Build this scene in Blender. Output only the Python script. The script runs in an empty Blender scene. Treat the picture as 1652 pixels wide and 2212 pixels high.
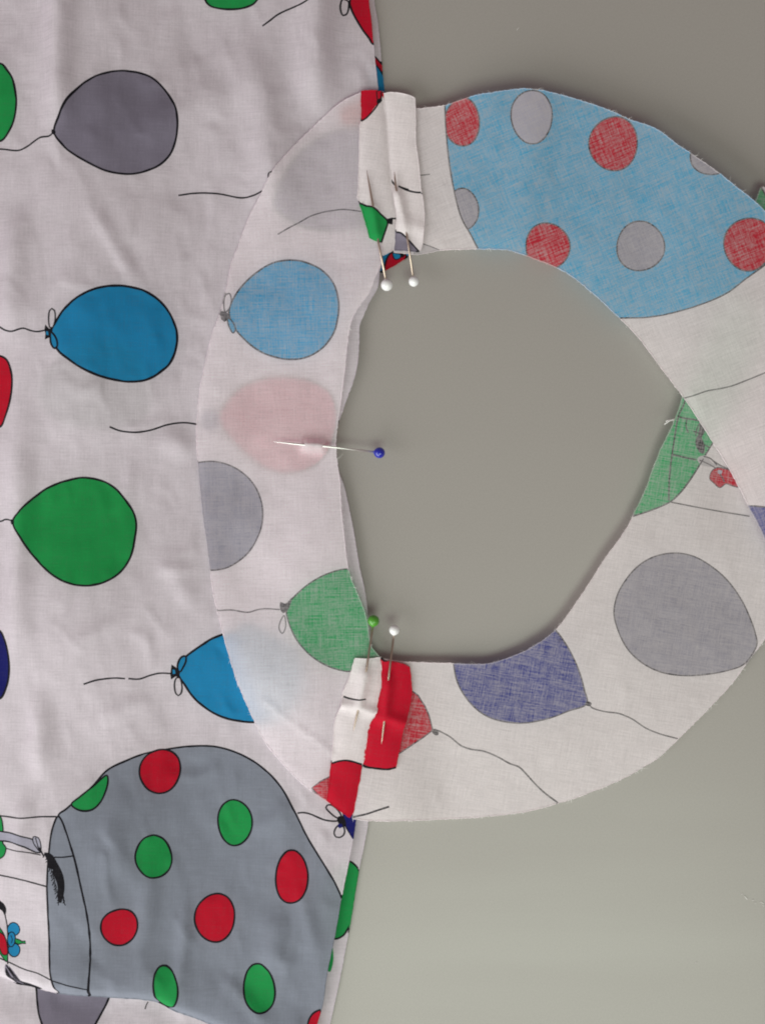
import bpy, bmesh, math, random
import numpy as np
from mathutils import Vector, noise
from mathutils.geometry import delaunay_2d_cdt

random.seed(7)
rng = np.random.default_rng(7)
SC = bpy.context.scene
COL = SC.collection

# ------------------------------------------------------------------ camera
S = 0.00013            # metres on the table per traced unit
H = 0.32               # camera height above the table
cam_d = bpy.data.cameras.new('camera')
cam = bpy.data.objects.new('camera', cam_d)
COL.objects.link(cam)
cam.location = (0, 0, H)
cam_d.sensor_fit = 'VERTICAL'
cam_d.angle = 2 * math.atan(1106 * S / H)
cam_d.clip_start = 0.01
cam_d.clip_end = 20
SC.camera = cam

# ------------------------------------------------------------------ light
W = bpy.data.worlds.new('World')
SC.world = W
W.use_nodes = True
bg = W.node_tree.nodes['Background']
bg.inputs[0].default_value = (1.0, 0.73, 0.74, 1)
bg.inputs[1].default_value = 0.21

def area(name, loc, target, sx, sy, power, color):
    l = bpy.data.lights.new(name, 'AREA')
    l.shape = 'RECTANGLE'
    l.size, l.size_y = sx, sy
    l.energy = power
    l.color = color
    o = bpy.data.objects.new(name, l)
    COL.objects.link(o)
    o.location = loc
    o.rotation_euler = (Vector(target) - Vector(loc)).to_track_quat('-Z', 'Y').to_euler()
    return o
area('window_light', (-0.50, -0.52, 0.33), (0, -0.02, 0), 1.15, 0.62, 7.3, (0.98, 1.0, 0.97))
area('added_overhead_fill', (0.14, -0.48, 0.78), (0.02, -0.06, 0), 0.55, 0.35, 3.0, (0.84, 1.0, 0.83))  # added fill lamp: sheen on the near table, softer shadows

SC.view_settings.view_transform = 'Standard'
SC.view_settings.look = 'None'
SC.view_settings.exposure = 0.17
SC.view_settings.gamma = 1.0
SC.cycles.filter_width = 2.0
SC.cycles.max_bounces = 12
SC.cycles.diffuse_bounces = 6
SC.cycles.transmission_bounces = 8

# ------------------------------------------------------------------ materials
INK = {  # linear albedo, strength of the ink seen from the wrong side
    'white': ((.90, .885, .885), 0.0),
    'black': ((.012, .011, .016), 0.72),
    'green': ((.02, .38, .095), 0.70),
    'jet':   ((.012, .011, .016), 0.98),
    'red':   ((.64, .007, .032), 0.82),
    'blue':  ((.02, .30, .60), 0.60),
    'grey':  ((.275, .25, .325), 0.60),
    'dusk':  ((.15, .045, .24), 0.60),
    'shade': ((.05, .035, .07), 0.60),
    'pale':  ((.38, .56, .70), 0.60),
    'rose':  ((.68, .02, .16), 0.8),
    'slate': ((.315, .34, .415), 0.60),
    'navy':  ((.012, .014, .17), 0.80),
    'lilac': ((.50, .49, .60), 0.5),
    'smoke': ((.45, .43, .46), 0.45),
}

def cloth_material(name, wrong, angle, trans=0.42, white=(.935, .875, .90), crease=0.25):
    m = bpy.data.materials.new(name)
    m.use_nodes = True
    nt = m.node_tree
    N, L = nt.nodes, nt.links
    N.clear()
    def nd(t, **k):
        n = N.new(t)
        for a, v in k.items():
            setattr(n, a, v)
        return n
    def math_(op, a, b, c=None):
        n = nd('ShaderNodeMath', operation=op)
        for i, v in enumerate((a, b, c)):
            if v is None: continue
            if isinstance(v, (int, float)): n.inputs[i].default_value = v
            else: L.new(v, n.inputs[i])
        return n.outputs[0]
    out = nd('ShaderNodeOutputMaterial')
    at = nd('ShaderNodeAttribute', attribute_name='ink')
    tc = nd('ShaderNodeTexCoord')
    rot = nd('ShaderNodeMapping')
    rot.inputs['Rotation'].default_value = (0, 0, math.radians(angle))
    rot.inputs['Scale'].default_value = (1000, 1000, 1000)
    L.new(tc.outputs['Object'], rot.inputs['Vector'])
    def thread(sx, sy, detail=1.0):
        mp = nd('ShaderNodeMapping')
        mp.inputs['Scale'].default_value = (sx, sy, 0)
        L.new(rot.outputs[0], mp.inputs['Vector'])
        n = nd('ShaderNodeTexNoise')
        n.inputs['Scale'].default_value = 1.0
        n.inputs['Detail'].default_value = detail
        L.new(mp.outputs[0], n.inputs['Vector'])
        return n.outputs['Fac']
    weft = thread(0.16, 3.3)
    warp = thread(3.3, 0.16)
    slub_w = thread(0.07, 1.3)
    slub_v = thread(1.3, 0.07)
    grain = thread(1.7, 1.7, 2.0)
    blot = thread(0.3, 0.36, 4.0)
    th = math_('ADD', math_('MULTIPLY', weft, 0.55), math_('MULTIPLY', warp, 0.45))
    sl = math_('ADD', math_('MULTIPLY', slub_w, 0.55), math_('MULTIPLY', slub_v, 0.45))
    tex = math_('ADD', math_('MULTIPLY', th, 0.8), math_('MULTIPLY', sl, 0.2))   # ~0.5 +-0.15
    tex = math_('ADD', math_('MULTIPLY', tex, 0.75), math_('MULTIPLY', grain, 0.25))
    dev = math_('SUBTRACT', tex, 0.5)
    bl = math_('SUBTRACT', blot, 0.5)
    mix = nd('ShaderNodeMix', data_type='RGBA')
    mix.inputs[6].default_value = (*white, 1)
    L.new(at.outputs['Color'], mix.inputs[7])
    if wrong:
        k = math_('MULTIPLY', at.outputs['Alpha'],
                  math_('ADD', 1.0, math_('ADD', math_('MULTIPLY', dev, 3.0), math_('MULTIPLY', bl, 0.35))))
        kc = nd('ShaderNodeClamp'); L.new(k, kc.inputs[0]); kc.inputs[2].default_value = 0.97
        L.new(kc.outputs[0], mix.inputs[0])
        amp, lo = 0.8, 1.0
    else:
        gt = math_('GREATER_THAN', at.outputs['Alpha'], 0.01)
        k = math_('MULTIPLY', gt, math_('ADD', 1.0, math_('MULTIPLY', dev, 0.2)))
        kc = nd('ShaderNodeClamp'); L.new(k, kc.inputs[0])
        L.new(kc.outputs[0], mix.inputs[0])
        amp, lo = 0.75, 1.0
    val = math_('ADD', lo, math_('MULTIPLY', dev, amp))
    hsv = nd('ShaderNodeHueSaturation')
    L.new(val, hsv.inputs['Value'])
    L.new(mix.outputs[2], hsv.inputs['Color'])
    bump = nd('ShaderNodeBump')
    bump.inputs['Strength'].default_value = 0.35 if not wrong else 0.5
    bump.inputs['Distance'].default_value = 0.00025
    L.new(tex, bump.inputs['Height'])
    cm = nd('ShaderNodeMapping')
    cm.inputs['Scale'].default_value = (0.11, 0.08, 0)
    cm.inputs['Rotation'].default_value = (0, 0, 0.5)
    L.new(rot.outputs[0], cm.inputs['Vector'])
    cn = nd('ShaderNodeTexNoise')
    cn.noise_type = 'RIDGED_MULTIFRACTAL'
    cn.inputs['Scale'].default_value = 1.0
    cn.inputs['Detail'].default_value = 2.5
    cn.inputs['Roughness'].default_value = 0.45
    cn.inputs['Distortion'].default_value = 0.6
    L.new(cm.outputs[0], cn.inputs['Vector'])
    cb = nd('ShaderNodeBump')
    cb.inputs['Strength'].default_value = crease
    cb.inputs['Distance'].default_value = 0.0011
    L.new(cn.outputs['Fac'], cb.inputs['Height'])
    L.new(cb.outputs[0], bump.inputs['Normal'])
    p = nd('ShaderNodeBsdfPrincipled')
    p.inputs['Roughness'].default_value = 0.78
    p.inputs['Specular IOR Level'].default_value = 0.15
    p.inputs['Sheen Weight'].default_value = 0.05
    p.inputs['Sheen Roughness'].default_value = 0.5
    tr = nd('ShaderNodeBsdfTranslucent')
    L.new(hsv.outputs[0], p.inputs['Base Color'])
    L.new(hsv.outputs[0], tr.inputs['Color'])
    L.new(bump.outputs[0], p.inputs['Normal'])
    ms = nd('ShaderNodeMixShader')
    ms.inputs[0].default_value = trans
    L.new(p.outputs[0], ms.inputs[1])
    L.new(tr.outputs[0], ms.inputs[2])
    L.new(ms.outputs[0], out.inputs['Surface'])
    return m

M_RIGHT = cloth_material('printed_cotton_right_side', False, 1, 0.40, (.81, .75, .81), 0.8)
WRONG_TINT = {'blue': ((.08, .47, .78), .72), 'green': ((.03, .46, .16), .74), 'lilac': ((.52, .50, .61), .7), 'navy': ((.05, .065, .31), .74), 'grey': ((.30, .29, .37), .62), 'slate': ((.33, .335, .43), .62)}
M_STRIP = cloth_material('printed_cotton_allowance', False, 8, 0.28)
M_LEFT = cloth_material('printed_cotton_wrong_side_left', True, -1, 0.52, (.975, .92, .96))
M_UPPER = cloth_material('printed_cotton_wrong_side_upper', True, -22)
M_LOWER = cloth_material('printed_cotton_wrong_side_lower', True, 10)

def simple(name, color, rough, metal=0.0, coat=0.0, spec=0.5, nscale=0, namp=0.0, grain=0.0):
    m = bpy.data.materials.new(name)
    m.use_nodes = True
    nt = m.node_tree
    p = nt.nodes['Principled BSDF']
    p.inputs['Roughness'].default_value = rough
    p.inputs['Metallic'].default_value = metal
    p.inputs['Coat Weight'].default_value = coat
    p.inputs['Specular IOR Level'].default_value = spec
    tc = nt.nodes.new('ShaderNodeTexCoord')
    n = nt.nodes.new('ShaderNodeTexNoise')
    n.inputs['Scale'].default_value = nscale or 400
    n.inputs['Detail'].default_value = 4
    nt.links.new(tc.outputs['Object'], n.inputs['Vector'])
    r = nt.nodes.new('ShaderNodeMapRange')
    r.inputs['To Min'].default_value = 1 - namp
    r.inputs['To Max'].default_value = 1 + namp
    nt.links.new(n.outputs['Fac'], r.inputs['Value'])
    h = nt.nodes.new('ShaderNodeHueSaturation')
    h.inputs['Color'].default_value = (*color, 1)
    val = r.outputs[0]
    if grain:
        g = nt.nodes.new('ShaderNodeTexNoise')
        g.inputs['Scale'].default_value = 2600
        g.inputs['Detail'].default_value = 2
        nt.links.new(tc.outputs['Object'], g.inputs['Vector'])
        gr = nt.nodes.new('ShaderNodeMapRange')
        gr.inputs['To Min'].default_value = 1 - grain
        gr.inputs['To Max'].default_value = 1 + grain
        nt.links.new(g.outputs['Fac'], gr.inputs['Value'])
        mm = nt.nodes.new('ShaderNodeMath'); mm.operation = 'MULTIPLY'
        nt.links.new(val, mm.inputs[0]); nt.links.new(gr.outputs[0], mm.inputs[1])
        val = mm.outputs[0]
    nt.links.new(val, h.inputs['Value'])
    nt.links.new(h.outputs[0], p.inputs['Base Color'])
    return m

M_TABLE = simple('pale_laminate', (.362, .342, .322), 0.36, spec=0.4, nscale=9, namp=0.03, grain=0.14)
M_STEEL = simple('pin_steel', (.56, .46, .38), 0.34, metal=1.0, nscale=900, namp=0.06)  # browned to paint in the dark reflections of the lengthwise shafts
M_STEEL_GLINT = simple('pin_steel_painted_glint', (.88, .87, .85), 0.38, metal=1.0, nscale=900, namp=0.03)  # same steel, with the window's reflection on the crosswise shaft put into the colour
M_WHITEHEAD = simple('white_pin_head', (.86, .86, .88), 0.25, coat=0.3, namp=0.02)
M_BLUEHEAD = simple('blue_pin_head', (.012, .02, .38), 0.15, coat=0.5, namp=0.02)
M_GREENHEAD = simple('green_pin_head', (.08, .32, .03), 0.3, coat=0.3, namp=0.02)
M_THREAD = simple('white_thread', (.85, .84, .83), 0.8, namp=0.05)

def wipe_marks(m, lo, hi):
    nt = m.node_tree
    tc = nt.nodes.new('ShaderNodeTexCoord')
    mp = nt.nodes.new('ShaderNodeMapping')
    mp.inputs['Rotation'].default_value = (0, 0, 0.7)
    mp.inputs['Scale'].default_value = (4, 42, 1)
    n = nt.nodes.new('ShaderNodeTexNoise')
    n.inputs['Scale'].default_value = 1
    n.inputs['Detail'].default_value = 5
    r = nt.nodes.new('ShaderNodeMapRange')
    r.inputs['From Min'].default_value, r.inputs['From Max'].default_value = .35, .65
    r.inputs['To Min'].default_value, r.inputs['To Max'].default_value = lo, hi
    nt.links.new(tc.outputs['Object'], mp.inputs['Vector'])
    nt.links.new(mp.outputs[0], n.inputs['Vector'])
    nt.links.new(n.outputs['Fac'], r.inputs['Value'])
    nt.links.new(r.outputs[0], nt.nodes['Principled BSDF'].inputs['Roughness'])
wipe_marks(M_TABLE, .33, .41)

# ------------------------------------------------------------------ tracing frames (magnified views of the reference, one origin and scale each)
def frame(ox, oy, k):
    return lambda *pts: [(ox + x * k, oy + y * k) for x, y in pts]
D0 = frame(0, 0, 1)
Z1 = frame(0, 0, .5); Z2 = frame(826, 0, .5)
Z3 = frame(0, 554.7, .5); Z4 = frame(826, 554.7, .5)
Z5 = frame(0, 1109.3, .5); Z6 = frame(826, 1109.3, .5)
Z7 = frame(0, 1657.2, .5); Z8 = frame(826, 1657.2, .5)
ZA = frame(733.9, 153.6, .15496); ZB = frame(733.9, 409.6, .15496)
ZC = frame(546.1, 853.3, .19629); ZD = frame(716.8, 1280, .15496)
ZE = frame(665.6, 1501.9, .19629); ZG = frame(1396, 810.7, .17356)
ZH = frame(1481.4, 298.7, .1543); ZK = frame(699.7, 0, .10032)
ZL = frame(85.3, 665.6, .12914); ZM = frame(341.3, 1399.4, .15496)
ZN = frame(648.5, 1672.5, .2438); ZO = frame(699.7, 546.1, .15437)
ZQ = frame(0, 1962.6, .20661)
ZF = frame(0, 1706.7, .22836)      # left edge figures strip (0,2000)+z/3.737

# ------------------------------------------------------------------ 2D helpers
def catmull(pts, closed=False, step=4.0):
    P = [np.array(p, float) for p in pts]
    n = len(P)
    out = []
    rngi = range(n) if closed else range(n - 1)
    for i in rngi:
        p1, p2 = P[i], P[(i + 1) % n]
        p0 = P[(i - 1) % n] if closed or i > 0 else 2 * p1 - p2
        p3 = P[(i + 2) % n] if closed or i + 2 < n else 2 * p2 - p1
        m = max(1, int(np.linalg.norm(p2 - p1) / step))
        # centripetal-like tension by chord lengths
        d0, d1, d2 = (max(1e-6, np.linalg.norm(b - a)) ** .5 for a, b in ((p0, p1), (p1, p2), (p2, p3)))
        m1 = (p1 - p0) / d0 - (p2 - p0) / (d0 + d1) + (p2 - p1) / d1
        m2 = (p2 - p1) / d1 - (p3 - p1) / (d1 + d2) + (p3 - p2) / d2
        m1, m2 = m1 * d1, m2 * d1
        for k in range(m):
            t = k / m
            out.append((2*t**3 - 3*t**2 + 1) * p1 + (t**3 - 2*t**2 + t) * m1 + (-2*t**3 + 3*t**2) * p2 + (t**3 - t**2) * m2)
    if not closed:
        out.append(P[-1])
    return np.array(out)

def area2(P):
    x, y = P[:, 0], P[:, 1]
    return np.sum(x * np.roll(y, -1) - np.roll(x, -1) * y)

def offset(P, d, closed=True):
    if closed:
        t = np.roll(P, -1, 0) - np.roll(P, 1, 0)
    else:
        t = np.gradient(P, axis=0)
    t /= np.maximum(1e-9, np.linalg.norm(t, axis=1))[:, None]
    nrm = np.stack([t[:, 1], -t[:, 0]], 1)
    if closed and area2(P) < 0:
        nrm = -nrm
    return P + nrm * d

def inside(pts, poly):
    x, y = pts[:, 0], pts[:, 1]
    res = np.zeros(len(pts), bool)
    lo, hi = poly.min(0), poly.max(0)
    idx = np.where((x >= lo[0]) & (x <= hi[0]) & (y >= lo[1]) & (y <= hi[1]))[0]
    if len(idx) == 0: return res
    X, Y = x[idx], y[idx]
    r = np.zeros(len(idx), bool)
    a = poly; b = np.roll(poly, -1, 0)
    for (x1, y1), (x2, y2) in zip(a, b):
        if y1 == y2: continue
        c = (y1 > Y) != (y2 > Y)
        r ^= c & (X < (x2 - x1) * (Y - y1) / (y2 - y1) + x1)
    res[idx] = r
    return res

def seg_dist(x, y, ax, ay, bx, by):
    dx, dy = bx - ax, by - ay
    t = ((x - ax) * dx + (y - ay) * dy) / (dx * dx + dy * dy)
    tc = min(1, max(0, t))
    return math.hypot(x - ax - tc * dx, y - ay - tc * dy), t

def poly_dist(x, y, pts):
    return min(seg_dist(x, y, *pts[i], *pts[i + 1])[0] for i in range(len(pts) - 1))

def sstep(a, b, x):
    t = min(1, max(0, (x - a) / (b - a)))
    return t * t * (3 - 2 * t)

def nz(x, y, f, seed):
    return noise.noise(Vector((x * f, y * f, seed * 7.31)))

# ------------------------------------------------------------------ print designs: ordered (polygon, ink)
class Design:
    def __init__(self):
        self.s = []
    def fill(self, pts, ink, smooth=True):
        P = catmull(pts, True) if smooth else np.array(pts, float)
        self.s.append((P, ink)); return self
    def shape(self, pts, ink, w=4.6, smooth=True):        # outlined shape
        P = catmull(pts, True) if smooth else np.array(pts, float)
        wob = np.array([nz(p[0], p[1], .05, 3) for p in P])[:, None]
        self.s.append((offset(P, w / 2) + 0 * wob, 'black'))
        Q = offset(P, -w / 2)
        Q += (P - Q) * wob * 0.5
        self.s.append((Q, ink)); return self
    def ellipse(self, cx, cy, rx, ry, ink, w=4.6, rot=0):
        P = []
        a0 = math.radians(rot)
        for k in range(14):
            a = k * math.tau / 14
            j = 1 + .025 * math.sin(3 * a + cx) + .02 * math.cos(2 * a + cy)
            ex, ey = rx * math.cos(a) * j, ry * math.sin(a) * j
            P.append((cx + ex * math.cos(a0) - ey * math.sin(a0), cy + ex * math.sin(a0) + ey * math.cos(a0)))
        return self.shape(P, ink, w)
    def line(self, pts, w=3.6, ink='black', w1=None):
        P = catmull(pts, False)
        n = len(P)
        ww = np.array([w + ((w1 if w1 else w) - w) * i / max(1, n - 1) + .5 * nz(P[i][0], P[i][1], .08, 9) for i in range(n)])[:, None] / 2
        A = offset(P, 1, False) - P
        poly = np.concatenate([P + A * ww, (P - A * ww)[::-1]])
        self.s.append((poly, ink)); return self
    def loop(self, pts, w=3.6, ink='white'):
        return self.shape(pts, ink, w)

def garment_design():
    d = Design()
    d.shape(D0((437,-25),(446,0),(470,10),(505,14),(535,9),(553,-3),(575,-60),(505,-120),(440,-80)), 'green')
    d.line(Z1((1132,104),(1160,85),(1195,58),(1225,42),(1270,25),(1310,14),(1340,0),(1370,-20)), 3.8)
    d.loop(ZK((360,0),(345,100),(360,200),(405,275),(470,250),(510,180),(530,80),(520,-40),(400,-80)), 3.8)
    d.shape(D0((755,-4),(758,12),(770,36),(785,60),(797,76),(805,88),(830,96),(850,40),(840,-60),(790,-60)), 'red')
    d.shape(Z1((242,577),(268,510),(310,430),(375,360),(450,320),(520,304),(600,310),(660,335),(715,390),(755,455),(767,510),(758,600),(735,660),(690,710),(620,742),(550,754),(470,745),(400,715),(330,675),(280,635)), 'grey')
    d.line(Z1((-40,640),(0,640),(80,647),(120,630),(150,610),(175,595),(220,592),(240,577)), 3.6)
    d.fill(Z1((232,566),(246,570),(250,580),(240,590),(230,582)), 'black')
    d.shape(Z1((-160,440),(-100,300),(0,270),(30,300),(55,345),(70,430),(60,510),(40,560),(0,605),(-90,580)), 'green')
    d.line(Z1((767,837),(830,827),(900,826),(960,833),(1040,848),(1090,840),(1133,822),(1200,790)), 3.6)
    d.line(Z1((1160,775),(1162,750),(1185,743),(1200,748)), 3)
    # under the left facing: seen as a soft shape through it
    d.shape(D0((592,442),(620,366),(664,312),(720,282),(790,275),(835,330),(840,420),(800,482),(720,496),(640,482)), 'dusk')
    d.fill(D0((738,232),(760,222),(788,213),(806,225),(808,258),(780,266),(742,264)), 'red')
    # blue balloon with a bow
    d.shape(Z3((232,330),(250,290),(290,230),(350,178),(420,143),(500,128),(570,133),(640,155),(700,200),(740,260),(763,330),(757,400),(735,455),(690,500),(640,530),(570,541),(480,530),(400,503),(320,455),(260,405)), 'blue', 5.2)
    d.line(Z3((-40,290),(0,303),(30,320),(60,325),(90,316),(110,312),(140,322),(170,327),(205,322)), 3.6)
    d.fill(ZL((135,290),(205,365),(265,350),(265,400),(215,510),(130,540),(140,440),(120,380)), 'black', False)
    d.fill(ZL((150,405),(185,410),(195,470),(155,465)), 'blue', False)
    d.loop(ZL((220,345),(195,250),(190,150),(205,60),(245,25),(290,60),(305,140),(300,250),(262,345)), 3.4)
    d.loop(ZL((235,420),(225,520),(240,620),(300,695),(345,660),(340,570),(300,480)), 4.4, 'blue')
    d.shape(Z3((-140,540),(-60,430),(0,428),(30,445),(52,500),(55,560),(45,630),(25,690),(0,735),(-90,700)), 'red')
    d.line(Z3((477,735),(500,745),(520,752),(585,758),(650,748),(720,725),(790,715),(848,722),(880,730)), 3.8)
    # red balloon under the left facing
    d.shape(D0((472,905),(485,870),(520,835),(570,815),(625,812),(680,825),(715,850),(727,890),(722,935),(705,980),(670,1010),(620,1022),(575,1012),(535,985),(500,950)), 'rose')
    d.fill(D0((436,895),(456,885),(472,895),(470,920),(450,930),(436,920)), 'dusk')
    # green balloon
    d.shape(D0((31,1127),(45,1107),(65,1085),(100,1057),(140,1040),(180,1032),(215,1037),(245,1052),(270,1078),(287,1105),(294,1130),(292,1160),(283,1202),(260,1237),(225,1258),(190,1264),(150,1257),(110,1234),(75,1199),(50,1162)), 'green')
    d.line(D0((-25,1126),(0,1126),(12,1122),(25,1124),(31,1127)), 3.4)
    d.fill(D0((26,1122),(34,1123),(34,1132),(27,1133)), 'black')
    d.shape(Z5((-160,640),(-80,520),(0,505),(25,545),(42,610),(45,680),(30,750),(0,800),(-90,770)), 'navy')
    # second blue balloon, half under the facing
    d.shape(Z5((765,690),(780,650),(800,622),(860,577),(910,545),(962,525),(1080,505),(1190,535),(1270,600),(1305,700),(1280,800),(1200,885),(1110,908),(1030,905),(950,885),(880,845),(830,800),(790,740)), 'blue', 5)
    d.fill(D0((520,1350),(545,1352),(590,1372),(640,1405),(656,1460),(644,1510),(604,1555),(585,1562),(560,1520),(535,1455),(520,1400)), 'pale')
    d.fill(ZM((180,240),(260,295),(295,355),(280,430),(235,410),(170,455),(160,380)), 'black', False)
    d.fill(ZM((195,310),(225,320),(232,370),(195,375)), 'blue', False)
    d.loop(ZM((262,290),(275,200),(320,135),(375,125),(378,200),(340,280),(290,350)), 4.2, 'blue')
    d.loop(ZM((245,430),(218,500),(215,580),(235,660),(265,685),(300,660),(320,590),(310,500),(285,430)), 3.4)
    d.line(Z5((367,735),(420,718),(500,710),(542,713)), 3.6)
    d.line(Z5((556,713),(600,716),(650,700),(690,692),(740,695)), 3.6)
    # string and bow near the lower seam, navy balloon tip
    d.line(Z7((1283,205),(1310,203),(1340,210),(1400,235),(1440,241),(1480,238)), 3.8)
    d.shape(ZE((375,1300),(540,1345),(620,1300),(640,1400),(485,1600),(400,1450)), 'navy', 3.6, False)
    d.loop(ZN((330,405),(255,350),(225,310),(235,290),(270,287),(310,310),(350,360),(362,400)), 3.6)
    d.loop(ZN((345,465),(308,500),(298,540),(315,572),(345,577),(378,560),(392,525),(380,480)), 3.6)
    d.fill(ZN((325,400),(375,385),(405,470),(380,490),(335,450)), 'black')
    d.fill(ZN((335,455),(365,455),(375,485),(345,497),(330,480)), 'navy')
    # the big slate balloon with dots
    d.shape(D0((129,1760),(145,1746),(159,1734),(200,1699),(232,1664),(280,1641),(305,1632),(360,1622),(420,1616),(465,1618),(515,1633),(550,1652),(585,1680),(610,1710),(635,1755),(660,1807),(690,1857),(720,1907),(740,1955),(760,2100),(740,2330),(200,2330),(193,2170),(196,2145),(198,2107),(200,2047),(195,1977),(180,1907),(160,1830)), 'slate', 4.2)
    d.shape(D0((129,1761),(160,1830),(180,1907),(195,1977),(200,2047),(198,2107),(193,2155),(190,2300),(150,2300),(130,2145),(117,2097),(111,1997),(108,1907),(111,1832),(117,1787)), 'slate', 4.2)
    d.ellipse(344, 1668.5, 44, 46, 'red', 4.2, 15)
    d.shape(Z7((314,157),(350,125),(400,85),(440,50),(462,36),(467,70),(440,145),(405,178),(365,184),(330,172)), 'green', 4.2)
    d.ellipse(505, 1782, 38, 49, 'green', 4.2)
    d.ellipse(332, 1851, 38, 45, 'green', 4.2, -10)
    d.ellipse(629, 1899, 35, 58, 'red', 4.2)
    d.ellipse(261, 1999, 38, 40, 'red', 4.2)
    d.ellipse(463, 1987, 43, 52, 'red', 4.2)
    d.ellipse(359, 2133, 26, 47, 'green', 4.2, -8)
    d.ellipse(559, 2140, 34, 52, 'green', 4.2, -6)
    d.ellipse(700, 2225, 36, 40, 'red', 4.2)
    # basket lines and small figures at the left edge
    d.line(Z7((-60,212),(0,213),(60,216),(120,215),(190,211),(258,209)), 3.2)
    d.line(Z7((245,379),(285,378),(325,373)), 3.2)
    d.line(Z7((-60,455),(0,465),(100,480),(215,503)), 3.2)
    d.line(Z7((30,350),(100,358),(185,372)), 2.6)
    d.line(Z7((-40,800),(50,832),(90,850),(120,860),(180,875),(250,905),(320,925),(390,945)), 2.8)
    d.shape(Z7((-80,150),(0,215),(12,260),(14,330),(28,345),(20,380),(0,395),(-80,430)), 'green', 3)
    d.shape(Z7((-80,275),(0,280),(60,284),(110,296),(150,310),(172,332),(186,360),(165,362),(110,338),(60,322),(0,320),(-80,318)), 'lilac', 3)
    d.loop(Z7((150,318),(150,296),(172,300),(184,325),(184,360),(168,345)), 2.4, 'lilac')
    d.line(Z7((160,300),(168,325),(175,345),(196,372)), 2.6)
    d.line(Z7((178,340),(190,360),(200,380)), 2.6)
    for q in range(22):
        f = q / 21
        bx, by = 214 + 66 * f ** .7, 368 + 200 * f
        d.line(Z7((bx - 10, by - 8), (bx - 14 + 4 * (q % 3), by + 6), (bx - 19 + 5 * (q % 2), by + 15)), 2.2)
        d.line(Z7((bx + 10, by - 6), (bx + 15 - 3 * (q % 2), by + 5), (bx + 17 - 5 * (q % 3), by + 14)), 2.2)
    d.fill(Z7((200,362),(222,362),(240,372),(258,400),(276,430),(290,470),(292,520),(284,555),(278,572),(266,570),(262,545),(262,500),(252,470),(240,450),(240,430),(222,425),(214,395)), 'black')
    d.fill(Z7((-30,560),(0,576),(20,590),(30,612),(24,640),(10,620),(-30,600)), 'black')
    d.line(Z7((20,620),(34,680),(40,735),(42,790),(44,840)), 3.0)
    d.shape(Z7((-50,670),(0,692),(30,735),(42,790),(40,830),(0,790),(-50,760)), 'green', 2.4)
    d.shape(Z7((-50,690),(0,710),(22,722),(38,760),(40,800),(20,800),(0,770),(-50,760)), 'red', 2.4)
    d.ellipse(32, 2005, 14, 14, 'blue', 2.4)
    d.ellipse(35, 2048, 13, 14, 'blue', 2.4)
    d.ellipse(28, 2026, 9, 15, 'blue', 2.6)
    d.line(D0((26,2018),(30,2026),(28,2034)), 2)
    d.shape(Z7((72,735),(90,738),(104,744),(118,742),(120,753),(105,752),(88,757),(74,752)), 'green', 2.4)
    d.fill(ZQ((84,555),(120,575),(165,625),(210,690),(250,742),(310,770),(380,802),(440,842),(350,835),(250,822),(170,806),(130,770),(98,715),(76,650),(74,600)), 'grey')
    for q in (((92,565),(150,660),(215,745),(300,785)), ((84,600),(130,690),(190,765),(280,800)), ((80,625),(115,700),(165,775)), ((86,668),(120,735),(170,790),(250,815)), ((120,590),(165,655),(225,735)), ((104,710),(140,770),(200,806),(300,822)), ((150,700),(200,760),(290,790),(430,838)), ((230,745),(300,772),(440,842))):
        d.line(ZQ(*q), 3.2)
    d.fill(ZQ((230,780),(300,776),(380,806),(440,842),(350,832),(260,818)), 'black')
    return d

def backlayer_design():
    d = Design()
    d.shape(ZK((1075,1210),(1110,1235),(1160,1290),(1210,1350),(1330,1480),(1330,1640),(1255,1590),(1190,1490),(1100,1380),(1060,1300)), 'red', 3.6)
    d.fill(ZK((1040,1360),(1105,1400),(1185,1500),(1262,1640),(1300,1800),(1310,2100),(1000,2100)), 'blue', False)
    d.shape(D0((100,860),(125,800),(180,755),(250,745),(310,780),(330,840),(325,890),(300,915),(230,925),(150,915)), 'shade')
    # scrap that peeks out under the seam
    d.fill(ZB((300,820),(980,820),(980,980),(300,1300)), 'blue', False)
    d.shape(ZB((630,1120),(655,960),(715,880),(775,850),(860,870),(920,905),(915,960),(790,1040)), 'red', 4)
    d.shape(ZB((735,885),(790,885),(850,905),(850,945),(790,975),(765,970)), 'blue', 2.6)
    d.fill(ZB((845,880),(905,900),(880,950),(850,935)), 'black')
    d.line(ZB((560,1150),(600,1130),(640,1110)), 3.4)
    # green disc that shows along the lower edge
    d.shape(ZN((300,1460),(180,1350),(190,1000),(300,820),(425,770),(470,790),(520,850),(560,1000),(520,1250),(440,1340),(380,1430)), 'green', 4)
    d.fill(D0((700,2080),(716,2040),(720,2075),(712,2100)), 'green')
    return d

def lowerfold_design():
    d = Design()
    d.shape(Z7((150,900),(157,960),(165,1020),(178,1065),(200,1115),(250,1180),(330,1200),(400,1130),(440,1062),(470,1000),(480,940),(300,880)), 'grey', 4.4)
    d.line(Z7((640,1015),(632,1030),(628,1045)), 2.4)
    return d

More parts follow.
